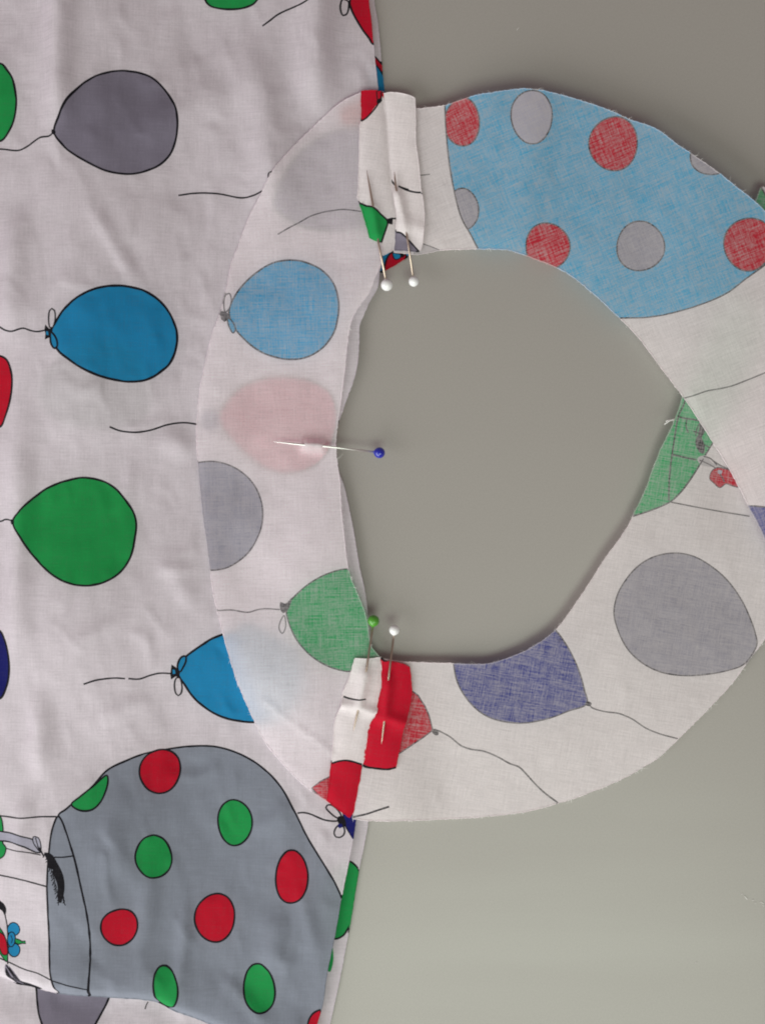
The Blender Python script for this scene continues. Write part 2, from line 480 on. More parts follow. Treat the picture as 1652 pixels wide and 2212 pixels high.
def leftfacing_design():
    d = Design()
    d.line(Z1((1200,1012),(1245,985),(1300,955),(1340,932),(1390,915),(1440,906),(1480,903),(1560,912)), 2.6)
    d.shape(Z3((990,240),(1010,180),(1050,120),(1110,65),(1180,25),(1260,12),(1330,25),(1400,65),(1445,125),(1463,200),(1458,270),(1440,330),(1395,390),(1330,430),(1260,442),(1180,430),(1110,400),(1050,350),(1010,300)), 'blue', 3.6)
    d.loop(Z3((975,240),(968,200),(978,162),(992,158),(1000,185),(992,225)), 2.8)
    d.loop(Z3((985,265),(990,300),(1008,330),(1018,315),(1005,280)), 2.8, 'blue')
    d.fill(Z3((956,236),(985,245),(992,262),(970,282),(958,272)), 'black')
    d.line(Z3((930,248),(945,252),(958,250)), 2.8)
    d.shape(D0((400,1005),(428,999),(465,997),(500,1007),(530,1027),(552,1054),(565,1090),(566,1125),(560,1150),(540,1188),(515,1212),(485,1228),(452,1232),(400,1225)), 'slate', 3)
    d.shape(Z5((1238,425),(1250,385),(1275,355),(1340,300),(1420,258),(1505,240),(1600,270),(1690,400),(1680,560),(1610,650),(1520,682),(1450,672),(1390,645),(1330,600),(1280,540),(1252,480)), 'green', 3)
    d.fill(Z5((1212,382),(1232,390),(1250,375),(1262,362),(1245,415),(1222,430),(1210,410)), 'black')
    d.loop(Z5((1228,440),(1212,465),(1207,500),(1220,518),(1232,500),(1234,460)), 2.4)
    d.line(Z5((900,418),(940,420),(1000,418),(1070,428),(1110,417),(1140,412),(1210,415)), 2.6)
    d.shape(ZE((40,1020),(140,945),(250,890),(340,900),(340,1300),(200,1200)), 'red', 3, False)
    return d

def upper_design():
    d = Design()
    d.shape(D0((960,150),(961,224),(963,265),(968,325),(974,370),(986,430),(998,470),(1016,502),(1040,545),(1100,600),(1200,660),(1290,690),(1341,686),(1401,684),(1451,676),(1516,657),(1566,635),(1606,605),(1660,565),(1760,470),(1800,350),(1700,200),(1400,100),(1100,100)), 'blue', 3)
    d.ellipse(998, 262, 38, 51, 'red', 3)
    d.fill(D0((940,180),(961,180),(961,224),(963,265),(966,305),(970,335),(940,340)), 'white', False)
    d.line(D0((961,224),(963,265),(968,325),(974,370)), 3)
    d.ellipse(1147, 255, 45, 56, 'lilac', 3)
    d.ellipse(1324, 311, 53, 56, 'red', 3)
    d.ellipse(1000, 450, 34, 45, 'grey', 3)
    d.fill(D0((940,400),(978,396),(987,430),(999,470),(1015,502),(940,520)), 'white', False)
    d.line(D0((974,370),(986,430),(998,470),(1016,502)), 3)
    d.ellipse(1183, 531, 49, 50, 'red', 3)
    d.ellipse(1383, 531, 52, 52, 'grey', 3)
    d.ellipse(1612, 530, 53, 56, 'red', 3)
    d.ellipse(1533, 340, 46, 43, 'grey', 3)
    d.line(D0((908,373),(918,372),(929,371)), 2.4)
    d.shape(ZB((1040,690),(1165,725),(1260,760),(1390,815),(1390,950),(1040,950)), 'smoke', 2, False)
    d.line(Z4((1290,614),(1340,600),(1400,580),(1450,571),(1500,560),(1580,530),(1660,497)), 2.6)
    d.shape(ZG((1240,1622),(1340,1626),(1475,1640),(1700,1650),(1700,2500),(1475,2300),(1300,1800)), 'navy', 3, False)
    return d

def lower_design():
    d = Design()
    d.shape(Z6((995,430),(1010,350),(1050,280),(1100,225),(1170,185),(1260,170),(1340,185),(1420,230),(1490,290),(1550,370),(1590,450),(1615,520),(1622,570),(1570,652),(1500,680),(1400,698),(1300,702),(1200,685),(1120,645),(1060,590),(1020,520)), 'grey', 2.8)
    d.shape(Z6((300,600),(306,650),(320,720),(350,780),(400,840),(460,880),(540,902),(620,905),(720,885),(800,855),(882,822),(870,760),(850,690),(820,620),(780,550),(735,495),(600,420),(400,450)), 'navy', 3)
    d.fill(Z6((876,815),(890,812),(904,822),(898,832),(880,830)), 'black')
    d.line(Z6((895,830),(905,840),(960,857),(1020,865),(1050,876),(1080,890),(1140,930),(1200,955),(1290,980)), 2.8)
    d.shape(ZE((1000,0),(1130,-60),(1210,0),(1250,70),(1280,110),(1330,230),(1370,385),(1270,460),(1200,505),(1010,630),(850,700),(850,100)), 'red', 3, False)
    d.fill(ZE((1355,380),(1400,370),(1430,385),(1430,440),(1400,445),(1370,420)), 'black')
    d.line(ZE((1415,385)) + Z6((244,940),(290,965),(340,1005),(380,1020),(440,1030),(500,1055),(550,1083)) + Z8((590,2),(620,31),(650,65),(700,115),(770,168)), 3.0, w1=3.6)
    d.line(ZE((470,1345),(520,1328),(640,1300),(760,1260),(890,1218)), 4, 'jet')
    # green shape with thin ruled lines, and the small red blot
    d.shape(D0((1340,1122),(1368,1114),(1396,1105),(1422,1095),(1446,1083),(1469,1061),(1493,1028),(1514,993),(1528,970),(1540,950),(1575,880),(1640,700),(1560,620),(1440,800),(1380,1000)), 'green', 3.2)
    d.line(ZG((480,260),(440,380),(390,480),(365,560),(350,650),(310,930),(280,1150),(265,1350),(262,1560)), 3.4)
    d.line(ZG((370,515),(450,540),(560,555),(670,582)), 3.6)
    d.line(ZG((310,990),(400,1010),(500,1035),(600,1052)), 3.6)
    d.fill(ZG((660,570),(710,600),(700,720),(660,790),(700,860),(690,980),(640,960),(585,840),(620,740)), 'black')
    d.fill(ZG((610,1040),(720,1000),(800,1090),(1010,1150),(1030,1190),(880,1140),(760,1140),(650,1110)), 'smoke')
    d.shape(ZG((770,1290),(790,1200),(860,1150),(950,1160),(1040,1190),(1140,1390),(1040,1370),(980,1350),(900,1400),(820,1340)), 'red', 2.2)
    for q in (((640,600),(600,690),(590,760)), ((600,770),(640,850),(650,930)), ((700,640),(655,760),(690,850)), ((560,700),(620,720),(690,700)), ((640,900),(700,870),(760,900)), ((480,560),(470,640),(500,720)), ((690,1010),(780,1040),(860,1120)), ((640,1060),(740,1100),(850,1160)), ((800,1060),(900,1120),(1010,1170)), ((420,1440),(560,1250),(690,1040))):
        d.line(ZG(*q), 2.6)
    d.fill(ZG((870,1180),(930,1190),(910,1240),(870,1220)), 'lilac')
    d.line(ZG((900,1230),(940,1290),(960,1330)), 3)
    d.line(ZG((290,1580),(420,1605),(600,1640),(850,1685),(1280,1755)), 2.6)
    # corner that sticks out at the right
    d.shape(D0((1585,560),(1605,470),(1628,396),(1640,408),(1652,430),(1680,480),(1660,560)), 'green', 4)
    return d

def topleft_strip_design():
    d = Design()
    d.fill(D0((770,180),(840,180),(840,205),(826,206),(813,226),(795,250),(778,263),(770,262)), 'red', False)
    d.line(ZA((300,695),(360,660),(430,590),(510,490),(545,430),(570,405)), 3.4)
    d.line(ZA((512,260),(515,330),(525,400)), 2.6)
    d.line(ZA((572,260),(580,330),(575,400)), 3)
    d.fill(ZA((515,400),(580,350),(590,400),(560,440),(510,440)), 'black', False)
    d.shape(ZB((200,140),(280,185),(370,225),(460,250),(520,295),(570,345),(650,410),(665,440),(665,480),(580,735),(480,770),(300,700)), 'green', 4, False)
    d.fill(ZB((640,410),(720,385),(740,400),(735,480),(700,478),(660,465)), 'black', False)
    d.line(ZB((720,395),(760,395),(800,385)), 3.4)
    return d

def topright_strip_design():
    d = Design()
    d.line(ZA((712,1500),(745,1550),(785,1605)), 3.6)
    d.line(ZA((815,1605),(880,1628),(960,1655)), 4)
    d.line(ZB((820,-50),(900,-8),(1000,28),(1080,42),(1140,42)), 4)
    d.fill(ZB((700,585),(785,587),(850,608),(915,665),(1010,760),(1120,880),(1000,950),(700,900)), 'grey', False)
    d.line(ZB((770,585),(810,590),(850,605),(915,660),(1010,760),(1110,872)), 3.6)
    return d

def botleft_strip_design():
    d = Design()
    d.line(ZE((388,15),(450,35),(530,45),(635,40)), 3.8, w1=3)
    d.fill(ZE((200,760),(255,752),(330,727),(410,717),(500,735),(605,775),(800,1000),(600,1500),(100,1400)), 'red', False)
    d.line(ZE((235,760),(255,752),(330,727),(410,717),(500,735),(560,757),(605,775),(660,790)), 4.2)
    return d

def botright_strip_design():
    d = Design()
    d.fill([(810,1415),*ZD((740,958),(840,965),(960,990),(1080,1040)),(895,1440),(900,1560),*ZE((970,800),(870,815),(760,808),(660,795),(560,760)),(770,1640)], 'red', False)
    d.line(ZD((670,890),(690,930),(740,965)), 3.6)
    d.line(ZD((830,962),(900,972),(960,985),(1085,1040)), 3.8)
    d.line(ZE((560,758),(610,778),(660,795),(760,806),(870,815),(970,798)), 4.2)
    return d

# ------------------------------------------------------------------ sheet heights (millimetres over the table)
RIDGES = [  # x0,y0,x1,y1, half width, height
    (135,-80,128,330,30,2.4), (40,430,15,760,34,1.8), (45,820,40,1500,30,1.6), (690,-80,680,260,42,2.6),
    (190,430,310,640,14,.55), (250,300,520,180,40,.7), (545,60,600,470,44,1.4), (340,930,420,985,30,.9), (300,1000,250,1120,14,.35),
    (350,1180,420,1320,26,.7), (90,1480,88,1690,26,1.2), (215,1560,330,1500,20,.5), (330,1830,305,2090,22,.8), (405,1930,385,2160,14,.7),
    (600,1960,585,2110,28,.9), (545,1810,640,1730,18,.6), (480,2110,560,2200,14,.5), (240,1760,260,1900,22,.6), (60,1700,30,1890,24,.8),
    (640,1900,690,2080,16,.5), (330,1230,440,1230,12,.3), (150,1400,270,1330,16,.4),
    (420,560,470,700,6,.16), (210,440,335,655,6,.2), (470,60,520,190,6,.14), (300,1290,380,1400,6,.15), (110,1330,200,1420,6,.15), (250,930,410,900,6,.14),
    (215,1480,235,1600,6,.2), (470,1700,520,1830,6,.18), (360,1960,430,2060,6,.2), (560,1880,640,1840,6,.14), (640,2010,600,2170,6,.2), (300,1740,330,1830,6,.16),
]
FOLD = catmull([(-160,2080),(0,2115),(31,2128),(62,2132),(83,2136),(128,2144),(186,2151),(238,2156),(310,2163),(341,2171),(370,2187),(430,2212),(520,2255),(700,2330)], False, 12)

def fold_y(x):
    return float(np.interp(x, FOLD[:, 0], FOLD[:, 1]))

def ground(x, y):                      # shared lie of the garment
    k = sstep(760, 560, x)
    z = 2.3 + 5.0 * math.exp(-((x - 160) / 160) ** 2) * (.75 + .5 * nz(10, y, 1 / 300, 3)) * k
    z += (1.4 * nz(x, y * .7, 1 / 210, 1) + .75 * nz(x, y * .75, 1 / 105, 2) + .2 * nz(x * 1.2, y * .7, 1 / 48, 4)) * (.35 + .65 * k)
    for ax, ay, bx, by, w, h in RIDGES:
        if abs(x - (ax + bx) / 2) > abs(ax - bx) / 2 + 3 * w or abs(y - (ay + by) / 2) > abs(ay - by) / 2 + 3 * w: continue
        d, t = seg_dist(x, y, ax, ay, bx, by)
        z += 1.5 * h * math.exp(-(d / w) ** 2) * sstep(-.05, .35, t if 0 < ay else 1) * sstep(1.05, .65, t if by < 2200 else 0)
    return z

def seam_blend(x):
    return sstep(690, 770, x)

def h_garment(x, y):
    z = ground(x, y) + .10 * nz(x * 1.6, y * .7, 1 / 26, 5) + .05 * nz(x, y, 1 / 14, 6)
    z = z * (1 - seam_blend(x) * .8) + 2.0 * seam_blend(x) * .8
    d = fold_y(x) - y
    if d < 140:
        z += 1.9 * sstep(140, 30, d) - 2.6 * sstep(26, 0, d) ** 1.5
    return max(1.3, z)

def h_back(x, y):
    if x < 720:
        k = sstep(720, 600, x)
        return max(.45, (h_garment(x, y) - .85) * k + .55 * (1 - k)) if y < fold_y(x) - 60 else .5
    return .55 + .2 * nz(x, y, 1 / 120, 11) + .35 * (sstep(540, 480, y) * sstep(600, 800, y + 300))

def h_lowerfold(x, y):
    return 1.0 + 2.6 * sstep(0, 110, y - fold_y(x)) + .5 * nz(x, y, 1 / 60, 12) + .2 * nz(x, y, 1 / 22, 13)

BUMPS = []                              # pins lift or press the cloth: (sheets, hidden?, ax, ay, bx, by, z)

def pinned(name, x, y, z):
    for sheets, hid, ax, ay, bx, by, pz in BUMPS:
        if name not in sheets: continue
        d, t = seg_dist(x, y, ax, ay, bx, by)
        if d > 60: continue
        if hid:
            e = sstep(-.12, .2, t) * sstep(1.12, .8, t)
            z += max(0, pz + .75 - z) * math.exp(-(d / 10.5) ** 2) * e
        else:
            z -= max(0, z - (pz - .5)) * math.exp(-(d / 20) ** 2) * sstep(-.25, .05, t) * sstep(1.3, 1.0, t)
    return z

def h_left0(x, y):
    g = ground(x, y)
    k = seam_blend(x) if (y < 560 or y > 1380) else seam_blend(x) * .4
    z = g + .8 + 2.6 * math.exp(-(((x - 590) / 95) ** 2 + ((y - 1475) / 110) ** 2)) - .4 * math.exp(-(((x - 700) / 110) ** 2 + ((y - 380) / 110) ** 2)) + .4 * nz(x, y, 1 / 120, 21) + .12 * nz(x, y, 1 / 35, 22)
    wave = .6 * math.sin(y / 95 + 1.2) * sstep(560, 740, x) * sstep(520, 600, y) * sstep(1420, 1340, y)
    z += wave + .35 * math.exp(-(poly_dist(x, y, [(575, 1512), (610, 1545), (650, 1575), (690, 1603), (716, 1626)]) / 6) ** 2)
    z = z * (1 - k) + 3.3 * k
    return max(z, h_garment(x, y) + .3)

def h_left(x, y):
    return pinned('left', x, y, h_left0(x, y))

def radial(x, y):
    return math.hypot(x - 1080, (y - 990) * .98)

def h_lower0(x, y):
    t = min(1.1, max(0, (radial(x, y) - 430) / 330))
    z = .7 + 3.1 * max(0, 1 - t) ** 1.2 + .35 * nz(x, y, 1 / 130, 31) + .1 * nz(x, y, 1 / 40, 32)
    k = sstep(980, 850, x)
    z = z * (1 - k) + 3.3 * k
    if x > 1450:
        z = min(z + 3 * sstep(600, 430, y), h_upper0(x, y) - .6)
    return max(.6, z)

def h_lower(x, y):
    return pinned('lower', x, y, h_lower0(x, y))

def h_upper0(x, y):
    t = min(1.1, max(0, (radial(x, y) - 430) / 330))
    z = 4.9 + 1.9 * t + .5 * nz(x, y, 1 / 150, 41) + .12 * nz(x, y, 1 / 45, 42) + 1.2 * sstep(1350, 1500, x)
    z += .7 * math.exp(-((x - 1150 + .12 * (y - 300)) / 45) ** 2)
    k = sstep(1080, 860, x)
    return z * (1 - k) + 3.3 * k

def h_upper(x, y):
    return pinned('upper', x, y, h_upper0(x, y))

TOPSEAM = ZA((605,285),(660,800),(690,1250)) + ZB((760,150),(790,330),(780,580),(755,830))
BOTSEAM = ZD((680,905),(690,1100),(700,1300)) + ZE((790,0),(770,100),(740,230),(680,330),(640,520),(610,740),(590,800),(545,1050),(500,1290),(470,1360))

def strip_h(base, seam, name, puff=None, flat=None):
    def f(x, y):
        d = poly_dist(x, y, seam)
        z = base(x, y) + .35 + .55 * math.sin(math.pi * min(1, d / 70)) + .25 * sstep(20, 60, d) + .12 * nz(x, y, 1 / 30, 51)
        if flat: z = base(x, y) + .22 + (z - base(x, y) - .22) * sstep(flat + 40, flat - 25, y)
        z -= .25 * math.exp(-(d / 6) ** 2)
        if puff:
            for px, py, r, h in puff:
                z += h * math.exp(-((y - py - .25 * (x - px)) / r) ** 2)
        return pinned(name, x, y, z)
    return f

h_tl = strip_h(h_left0, TOPSEAM, 'topleft')
h_tr = strip_h(h_upper0, TOPSEAM, 'topright', [(880, 490, 18, .5)])
h_bl = strip_h(h_left0, BOTSEAM, 'botleft', [(760, 1527, 10, 1.0)])
h_br = strip_h(h_lower0, BOTSEAM, 'botright', [(850, 1556, 13, 1.0)])

# ------------------------------------------------------------------ building a cloth sheet
def to_world(x, y, z, k):
    return ((x - 826) * S * k, (1106 - y) * S * k, z * .001)

def chain(*segs, step=4.0):
    """closed outline from smooth open runs that share end points"""
    P = []
    for s in segs:
        P.extend(catmull(s, False, step)[:-1] if len(s) > 2 else straight(s[0], s[1], step)[:-1])
    return np.array(P)

def straight(a, b, step=4.0):
    a, b = np.array(a, float), np.array(b, float)
    n = max(1, int(np.linalg.norm(b - a) / step))
    return [a + (b - a) * i / n for i in range(n + 1)]

def sheet(name, outline, design, hfun, mat, zmean, grid=12, fray=.35, rim=.16, parent=None, hem_skip=None):
    wrong = mat in (M_LEFT, M_UPPER, M_LOWER)
    P = np.array(outline, float)
    if area2(P) < 0: P = P[::-1]
    P = offset(P, 1) - P
    base = np.array(outline, float)
    if area2(base) < 0: base = base[::-1]
    j = (rng.normal(0, fray, len(base)) + fray * 2.4 * np.array([nz(p[0], p[1], 1 / 26, 61) for p in base]))[:, None]
    B = base + P * j
    verts, edges = [], []
    def add(poly):
        o = len(verts)
        n = len(poly)
        verts.extend(Vector((float(p[0]), float(p[1]))) for p in poly)
        edges.extend((o + i, o + (i + 1) % n) for i in range(n))
    add(B)
    lo, hi = B.min(0) - 6, B.max(0) + 6
    shapes = design.s if design else []
    for poly, ink in shapes:
        if poly[:, 0].max() < lo[0] or poly[:, 0].min() > hi[0] or poly[:, 1].max() < lo[1] or poly[:, 1].min() > hi[1]: continue
        add(poly)
    gx = np.arange(lo[0], hi[0], grid)
    gy = np.arange(lo[1], hi[1], grid * .87)
    pts = []
    for r, yy in enumerate(gy):
        for xx in gx:
            pts.append((xx + (grid / 2 if r % 2 else 0) + rng.uniform(-2, 2), yy + rng.uniform(-2, 2)))
    pts = np.array(pts)
    pts = pts[inside(pts, B)]
    verts.extend(Vector((float(a), float(b))) for a, b in pts)
    vo, eo, fo, *_ = delaunay_2d_cdt(verts, edges, [], 0, 1e-4, False)
    V = np.array([(v.x, v.y) for v in vo])
    F = np.array([f for f in fo if len(f) == 3])
    C = V[F].mean(1)
    keep = inside(C, B)
    F = F[keep]; C = C[keep]
    inkid = np.zeros(len(F), int)
    for i, (poly, ink) in enumerate(shapes):
        inkid[inside(C, poly)] = i + 1
    used = np.unique(F)
    remap = -np.ones(len(V), int); remap[used] = np.arange(len(used))
    F = remap[F]; V = V[used]
    k = (H - zmean * .001) / H            # traced at the height at which the sheet lies
    co = [to_world(x, y, hfun(x, y), k) for x, y in V]
    faces = [tuple(int(i) for i in f) for f in F]
    cols = []
    for i in inkid:
        c, a = ink_of(shapes[i - 1][1], wrong) if i else INK['white']
        cols.append((*c, a))
    # make faces point up
    ff = []
    for f in faces:
        a, b, c = (co[i] for i in f)
        up = (b[0]-a[0])*(c[1]-a[1]) - (b[1]-a[1])*(c[0]-a[0])
        ff.append(f if up > 0 else f[::-1])
    faces = ff
    # rolled thread along the cut edge gives the sheet its thickness
    if rim:
        n = len(B)
        o = len(co)
        ring = [to_world(x, y, hfun(x, y), k) for x, y in B]
        nrm = offset(B, 1) - B
        m = 5
        for (x, y, z), nv in zip(ring, nrm):
            rr = rim * .001 * rng.uniform(.7, 1.25)
            for q in range(m):
                a = math.tau * q / m
                co.append((x + nv[0] * math.cos(a) * rr, y - nv[1] * math.cos(a) * rr, z - .00006 + math.sin(a) * rr))
        ctr = np.array(B)
        edge_ink = np.zeros(n, int)
        inn = B - nrm * 2.0
        for i, (poly, ink) in enumerate(shapes):
            edge_ink[inside(inn, poly)] = i + 1
        for i in range(n):
            i2 = (i + 1) % n
            c, a = ink_of(shapes[edge_ink[i] - 1][1], wrong) if edge_ink[i] else INK['white']
            for q in range(m):
                q2 = (q + 1) % m
                faces.append((o + i*m + q, o + i2*m + q, o + i2*m + q2, o + i*m + q2))
                cols.append((*c, a * .55))
    co = np.array(co)
    org = co.mean(0); org[2] = co[:, 2].min()
    me = bpy.data.meshes.new(name)
    me.from_pydata((co - org).tolist(), [], faces)
    at = me.attributes.new('ink', 'FLOAT_COLOR', 'FACE')
    at.data.foreach_set('color', np.array(cols, np.float32).ravel())
    me.polygons.foreach_set('use_smooth', [True] * len(me.polygons))
    me.materials.append(mat)
    me.update()
    ob = bpy.data.objects.new(name, me)
    COL.objects.link(ob)
    link_parent(ob, org, parent)
    return ob

def frayed_edge(parent, outline, hfun, zmean, count, mat, skip=None):
    """short loose fibres that stand out along a cut edge"""
    P = np.array(outline, float)
    if area2(P) < 0: P = P[::-1]
    nrm = offset(P, 1) - P
    k = (H - zmean * .001) / H
    co, faces = [], []
    for _ in range(count):
        i = int(rng.integers(len(P)))
        x, y = P[i]
        if x < -40 or x > 1700 or y < -40 or y > 2260: continue
        if skip and skip(x, y): continue
        n = nrm[i]; t = np.array([-n[1], n[0]])
        d = n + t * rng.normal(0, .7)
        L = float(rng.gamma(2.0, 1.3)) + 1.2
        bend = rng.normal(0, .35)
        pts = []
        for q in range(4):
            f = q / 3
            p = P[i] - n * 1 + d * L * f + t * bend * L * f * f
            pts.append(Vector(to_world(p[0], p[1], hfun(x, y) + .05 + rng.normal(0, .12) * f, k)))
        rad = .00004 * rng.uniform(.8, 1.6)
        o = len(co)
        for q, p in enumerate(pts):
            dv = (pts[min(3, q+1)] - pts[max(0, q-1)]).normalized()
            a = dv.cross(Vector((0, 0, 1))).normalized(); b = dv.cross(a)
            for w in range(3):
                an = math.tau * w / 3
                co.append(p + (a * math.cos(an) + b * math.sin(an)) * rad * (1 - .2 * q))
        for q in range(3):
            for w in range(3):
                w2 = (w + 1) % 3
                faces.append((o + q*3 + w, o + q*3 + w2, o + q*3 + 3 + w2, o + q*3 + 3 + w))
    org = co[0].copy()
    me = bpy.data.meshes.new('frayed_edge')
    me.from_pydata([c - org for c in co], [], faces)
    me.materials.append(mat)
    ob = bpy.data.objects.new('frayed_edge', me)
    COL.objects.link(ob)
    ob['kind'] = 'stuff'
    link_parent(ob, org, parent)

def ink_of(name, wrong):
    return WRONG_TINT[name] if wrong and name in WRONG_TINT else INK[name]

def link_parent(ob, org, parent):
    org = Vector([float(v) for v in org])
    ob['world_origin'] = list(org)
    if parent:
        ob.parent = parent
        ob.location = org - Vector(parent['world_origin'])
    else:
        ob.location = org

def tag(o, label, cat, group=None):
    o['label'] = label
    o['category'] = cat
    if group: o['group'] = group

# ------------------------------------------------------------------ table
def build_table():
    bm = bmesh.new()
    bmesh.ops.create_cube(bm, size=1)
    for v in bm.verts:
        v.co = (v.co.x * 1.1, v.co.y * 1.0, (v.co.z - .5) * .025)
    bmesh.ops.bevel(bm, geom=bm.edges[:], offset=.004, segments=3, affect='EDGES')
    me = bpy.data.meshes.new('table_surface')
    bm.to_mesh(me); bm.free()
    me.materials.append(M_TABLE)
    o = bpy.data.objects.new('table_surface', me)
    COL.objects.link(o)
    o.location = (0.06, 0.02, 0)
    o['kind'] = 'structure'
build_table()

# ------------------------------------------------------------------ pins (positions first: the cloth follows them)
PINS = [  # tip, emerge, enter, head centre, head radius, shaft radius, height, head material, label, sheets
    ((792,367.5),(805,442),(817,523),(835.4,615.7),12.6,2.4,4.75,M_WHITEHEAD,'larger white ball head pin on the left of the pair in the upper seam',('left','topleft')),
    ((851.7,370.5),(854.8,405),(878.8,509),(893.5,608),11,2.2,4.75,M_WHITEHEAD,'white ball head pin on the right of the pair in the upper seam',('upper','topright')),
    ((588.3,953.4),(651,960.3),(704,964),(819.5,978),12,2.5,4.0,M_BLUEHEAD,'dark blue ball head pin through the inner edge of the left facing',('left',)),
    ((762.8,1581),(772.6,1537),(792,1443),(806.7,1341),12.4,2.2,4.9,M_GREENHEAD,'green ball head pin in the lower seam',('left','botleft')),
    ((823.6,1608),(829.5,1562),(840,1459),(851.6,1361),11,2.2,4.9,M_WHITEHEAD,'white ball head pin in the red strip of the lower seam',('lower','botright')),
]
for tip, em, en, hd, hr, sr, z, hm, lab, sheets in PINS:
    top = sheets[-1:]
    BUMPS.append((top, False, *tip, *em, z))
    BUMPS.append((sheets, False, *en, *hd, z))
    BUMPS.append((top, True, *em, *en, z))

# ------------------------------------------------------------------ garment
g_edge = ZK((955,-300),(955,-100),(960,0),(1000,300),(1045,800),(1070,950),(1090,1250),(1120,1500),(1160,1950)) + [(818,300),(820,420),(823,520)] + \
    ZO((800,100),(770,260),(752,440),(640,650),(540,870),(492,1000),(485,1250),(460,1550),(390,1830),(340,1950),(250,2212)) + \
    [(724,930),(720,970),(728,1015),(740,1045),(755,1109),(767,1174),(775,1224),(787,1279),(793,1324),(799,1400),(796,1450),(790,1560),(781,1680)] + \
    ZN((495,380),(470,560),(430,770),(355,1150),(320,1350),(270,1600),(230,1800),(190,2080),(150,2212),(100,2500))
fold_run = [tuple(p) for p in FOLD if p[0] < 640][::-1]
g_out = chain([(-160,-30)] + [(795,-30)], g_edge[1:] if False else [(795,-30)] + g_edge[2:], [g_edge[-1], (640, fold_y(640))], fold_run, [fold_run[-1], (-160,-30)])
garment = sheet('garment', g_out, garment_design(), h_garment, M_RIGHT, 4.2, grid=9, fray=.15, rim=.18)
tag(garment, 'white cotton garment printed with balloons, lying right side up along the left', 'garment')

b_edge = ZK((1067,-100),(1070,0),(1150,500),(1200,1000),(1235,1400),(1265,1700),(1290,1950)) + [(832,300),(840,480)]
b_scrap = [(840,480),(868,520),(880,543),(879,556),(873,559)] + ZB((780,1040),(650,1110),(580,1150),(545,1142)) + [(800,600)]
b_low = [(800,600),(740,700),(712,900),(710,1000),(740,1200),(765,1330),(780,1440),(785,1600),(802,1769)]
b_bot = ZN((605,395),(565,620),(515,860),(460,1200),(430,1380),(330,1900),(260,2212),(200,2450))
b_out = chain([(-160,-15),(b_edge[0][0],-15)], [(b_edge[0][0],-15)] + b_edge[1:], b_scrap, b_low, [b_low[-1], b_bot[0]], b_bot, [b_bot[-1], (-160,2290)], [(-160,2290),(-160,-15)])
sheet('back_layer', b_out, backlayer_design(), h_back, M_RIGHT, .6, grid=10, fray=.15, rim=.18, parent=garment)
lf_out = chain([(-150,2040),(300,2100)], [(300,2100),(560,2180)], [(560,2180),(650,2290)], [(650,2290),(-150,2290)], [(-150,2290),(-150,2040)])
sheet('lower_fold', lf_out, lowerfold_design(), h_lowerfold, M_RIGHT, 1.2, fray=.1, rim=.18, parent=garment)

# ------------------------------------------------------------------ facings
GRP = 'pieces of the facing ring'
l_outer = [(781,198),(765,206),(745,215),(720,233),(685,265),(650,300),(620,335),(590,375),(565,420),(540,465),(520,515),(500,570),(490,620),(475,680),(460,720),(448,770),(435,830),(428,880),(425,930),(427,990),(432,1050),(438,1110),(448,1180),(455,1240),(465,1300),(480,1360),(497,1420),(515,1475),(540,1535),(570,1600),(610,1650),(660,1699),(703,1728),(754,1765)]
l_inner = [(822,1421),(812,1410),(801,1395),(795,1359),(787,1319),(770,1279),(752,1229),(745,1174),(738,1109)] + ZC((955,950),(925,750),(910,550),(925,350),(970,30)) + [(739,835),(745,800)] + ZO((300,1500),(340,1150),(400,900),(520,700),(640,540),(700,360),(790,160)) + [(823,545),(820,523)]
l_out = chain(l_outer, [l_outer[-1]] + [p for p in BOTSEAM[::-1][1:]] , [BOTSEAM[0], l_inner[0]] if BOTSEAM[0] != l_inner[0] else [l_inner[0], l_inner[1]], l_inner, [l_inner[-1]] + TOPSEAM[::-1][2:], [TOPSEAM[0], l_outer[0]])
left = sheet('facing_piece', l_out, leftfacing_design(), h_left, M_LEFT, 3.6, grid=8)
tag(left, 'left facing crescent pinned along the garment edge, with one whole pale blue balloon', 'facing', GRP)
tl_out = chain(ZA((300,275),(520,268),(600,283)), ZA((600,283)) + TOPSEAM[1:], [TOPSEAM[-1], *ZB((600,912))], ZB((600,912),(580,735)), ZB((580,735),(520,720),(410,670)), ZB((410,670),(400,600),(275,180),(250,100)) + ZA((255,1650),(270,1250),(285,760),(300,700),(300,275)))
sheet('seam_allowance', tl_out, topleft_strip_design(), h_tl, M_STRIP, 4.3, grid=7, fray=.3, parent=left)
bl_seam = BOTSEAM
bl_out = chain([*ZD((325,918)), *ZD((500,925)), BOTSEAM[0]], BOTSEAM[:-1], [BOTSEAM[-2], *ZE((455,1352))], ZE((455,1352),(210,1160)), ZE((210,1160),(235,960),(255,740),(280,500),(300,260),(370,100)) + ZD((140,1450),(240,1200),(285,1050),(325,918)))
sheet('seam_allowance', bl_out, botleft_strip_design(), h_bl, M_STRIP, 4.3, grid=7, fray=.3, parent=left)

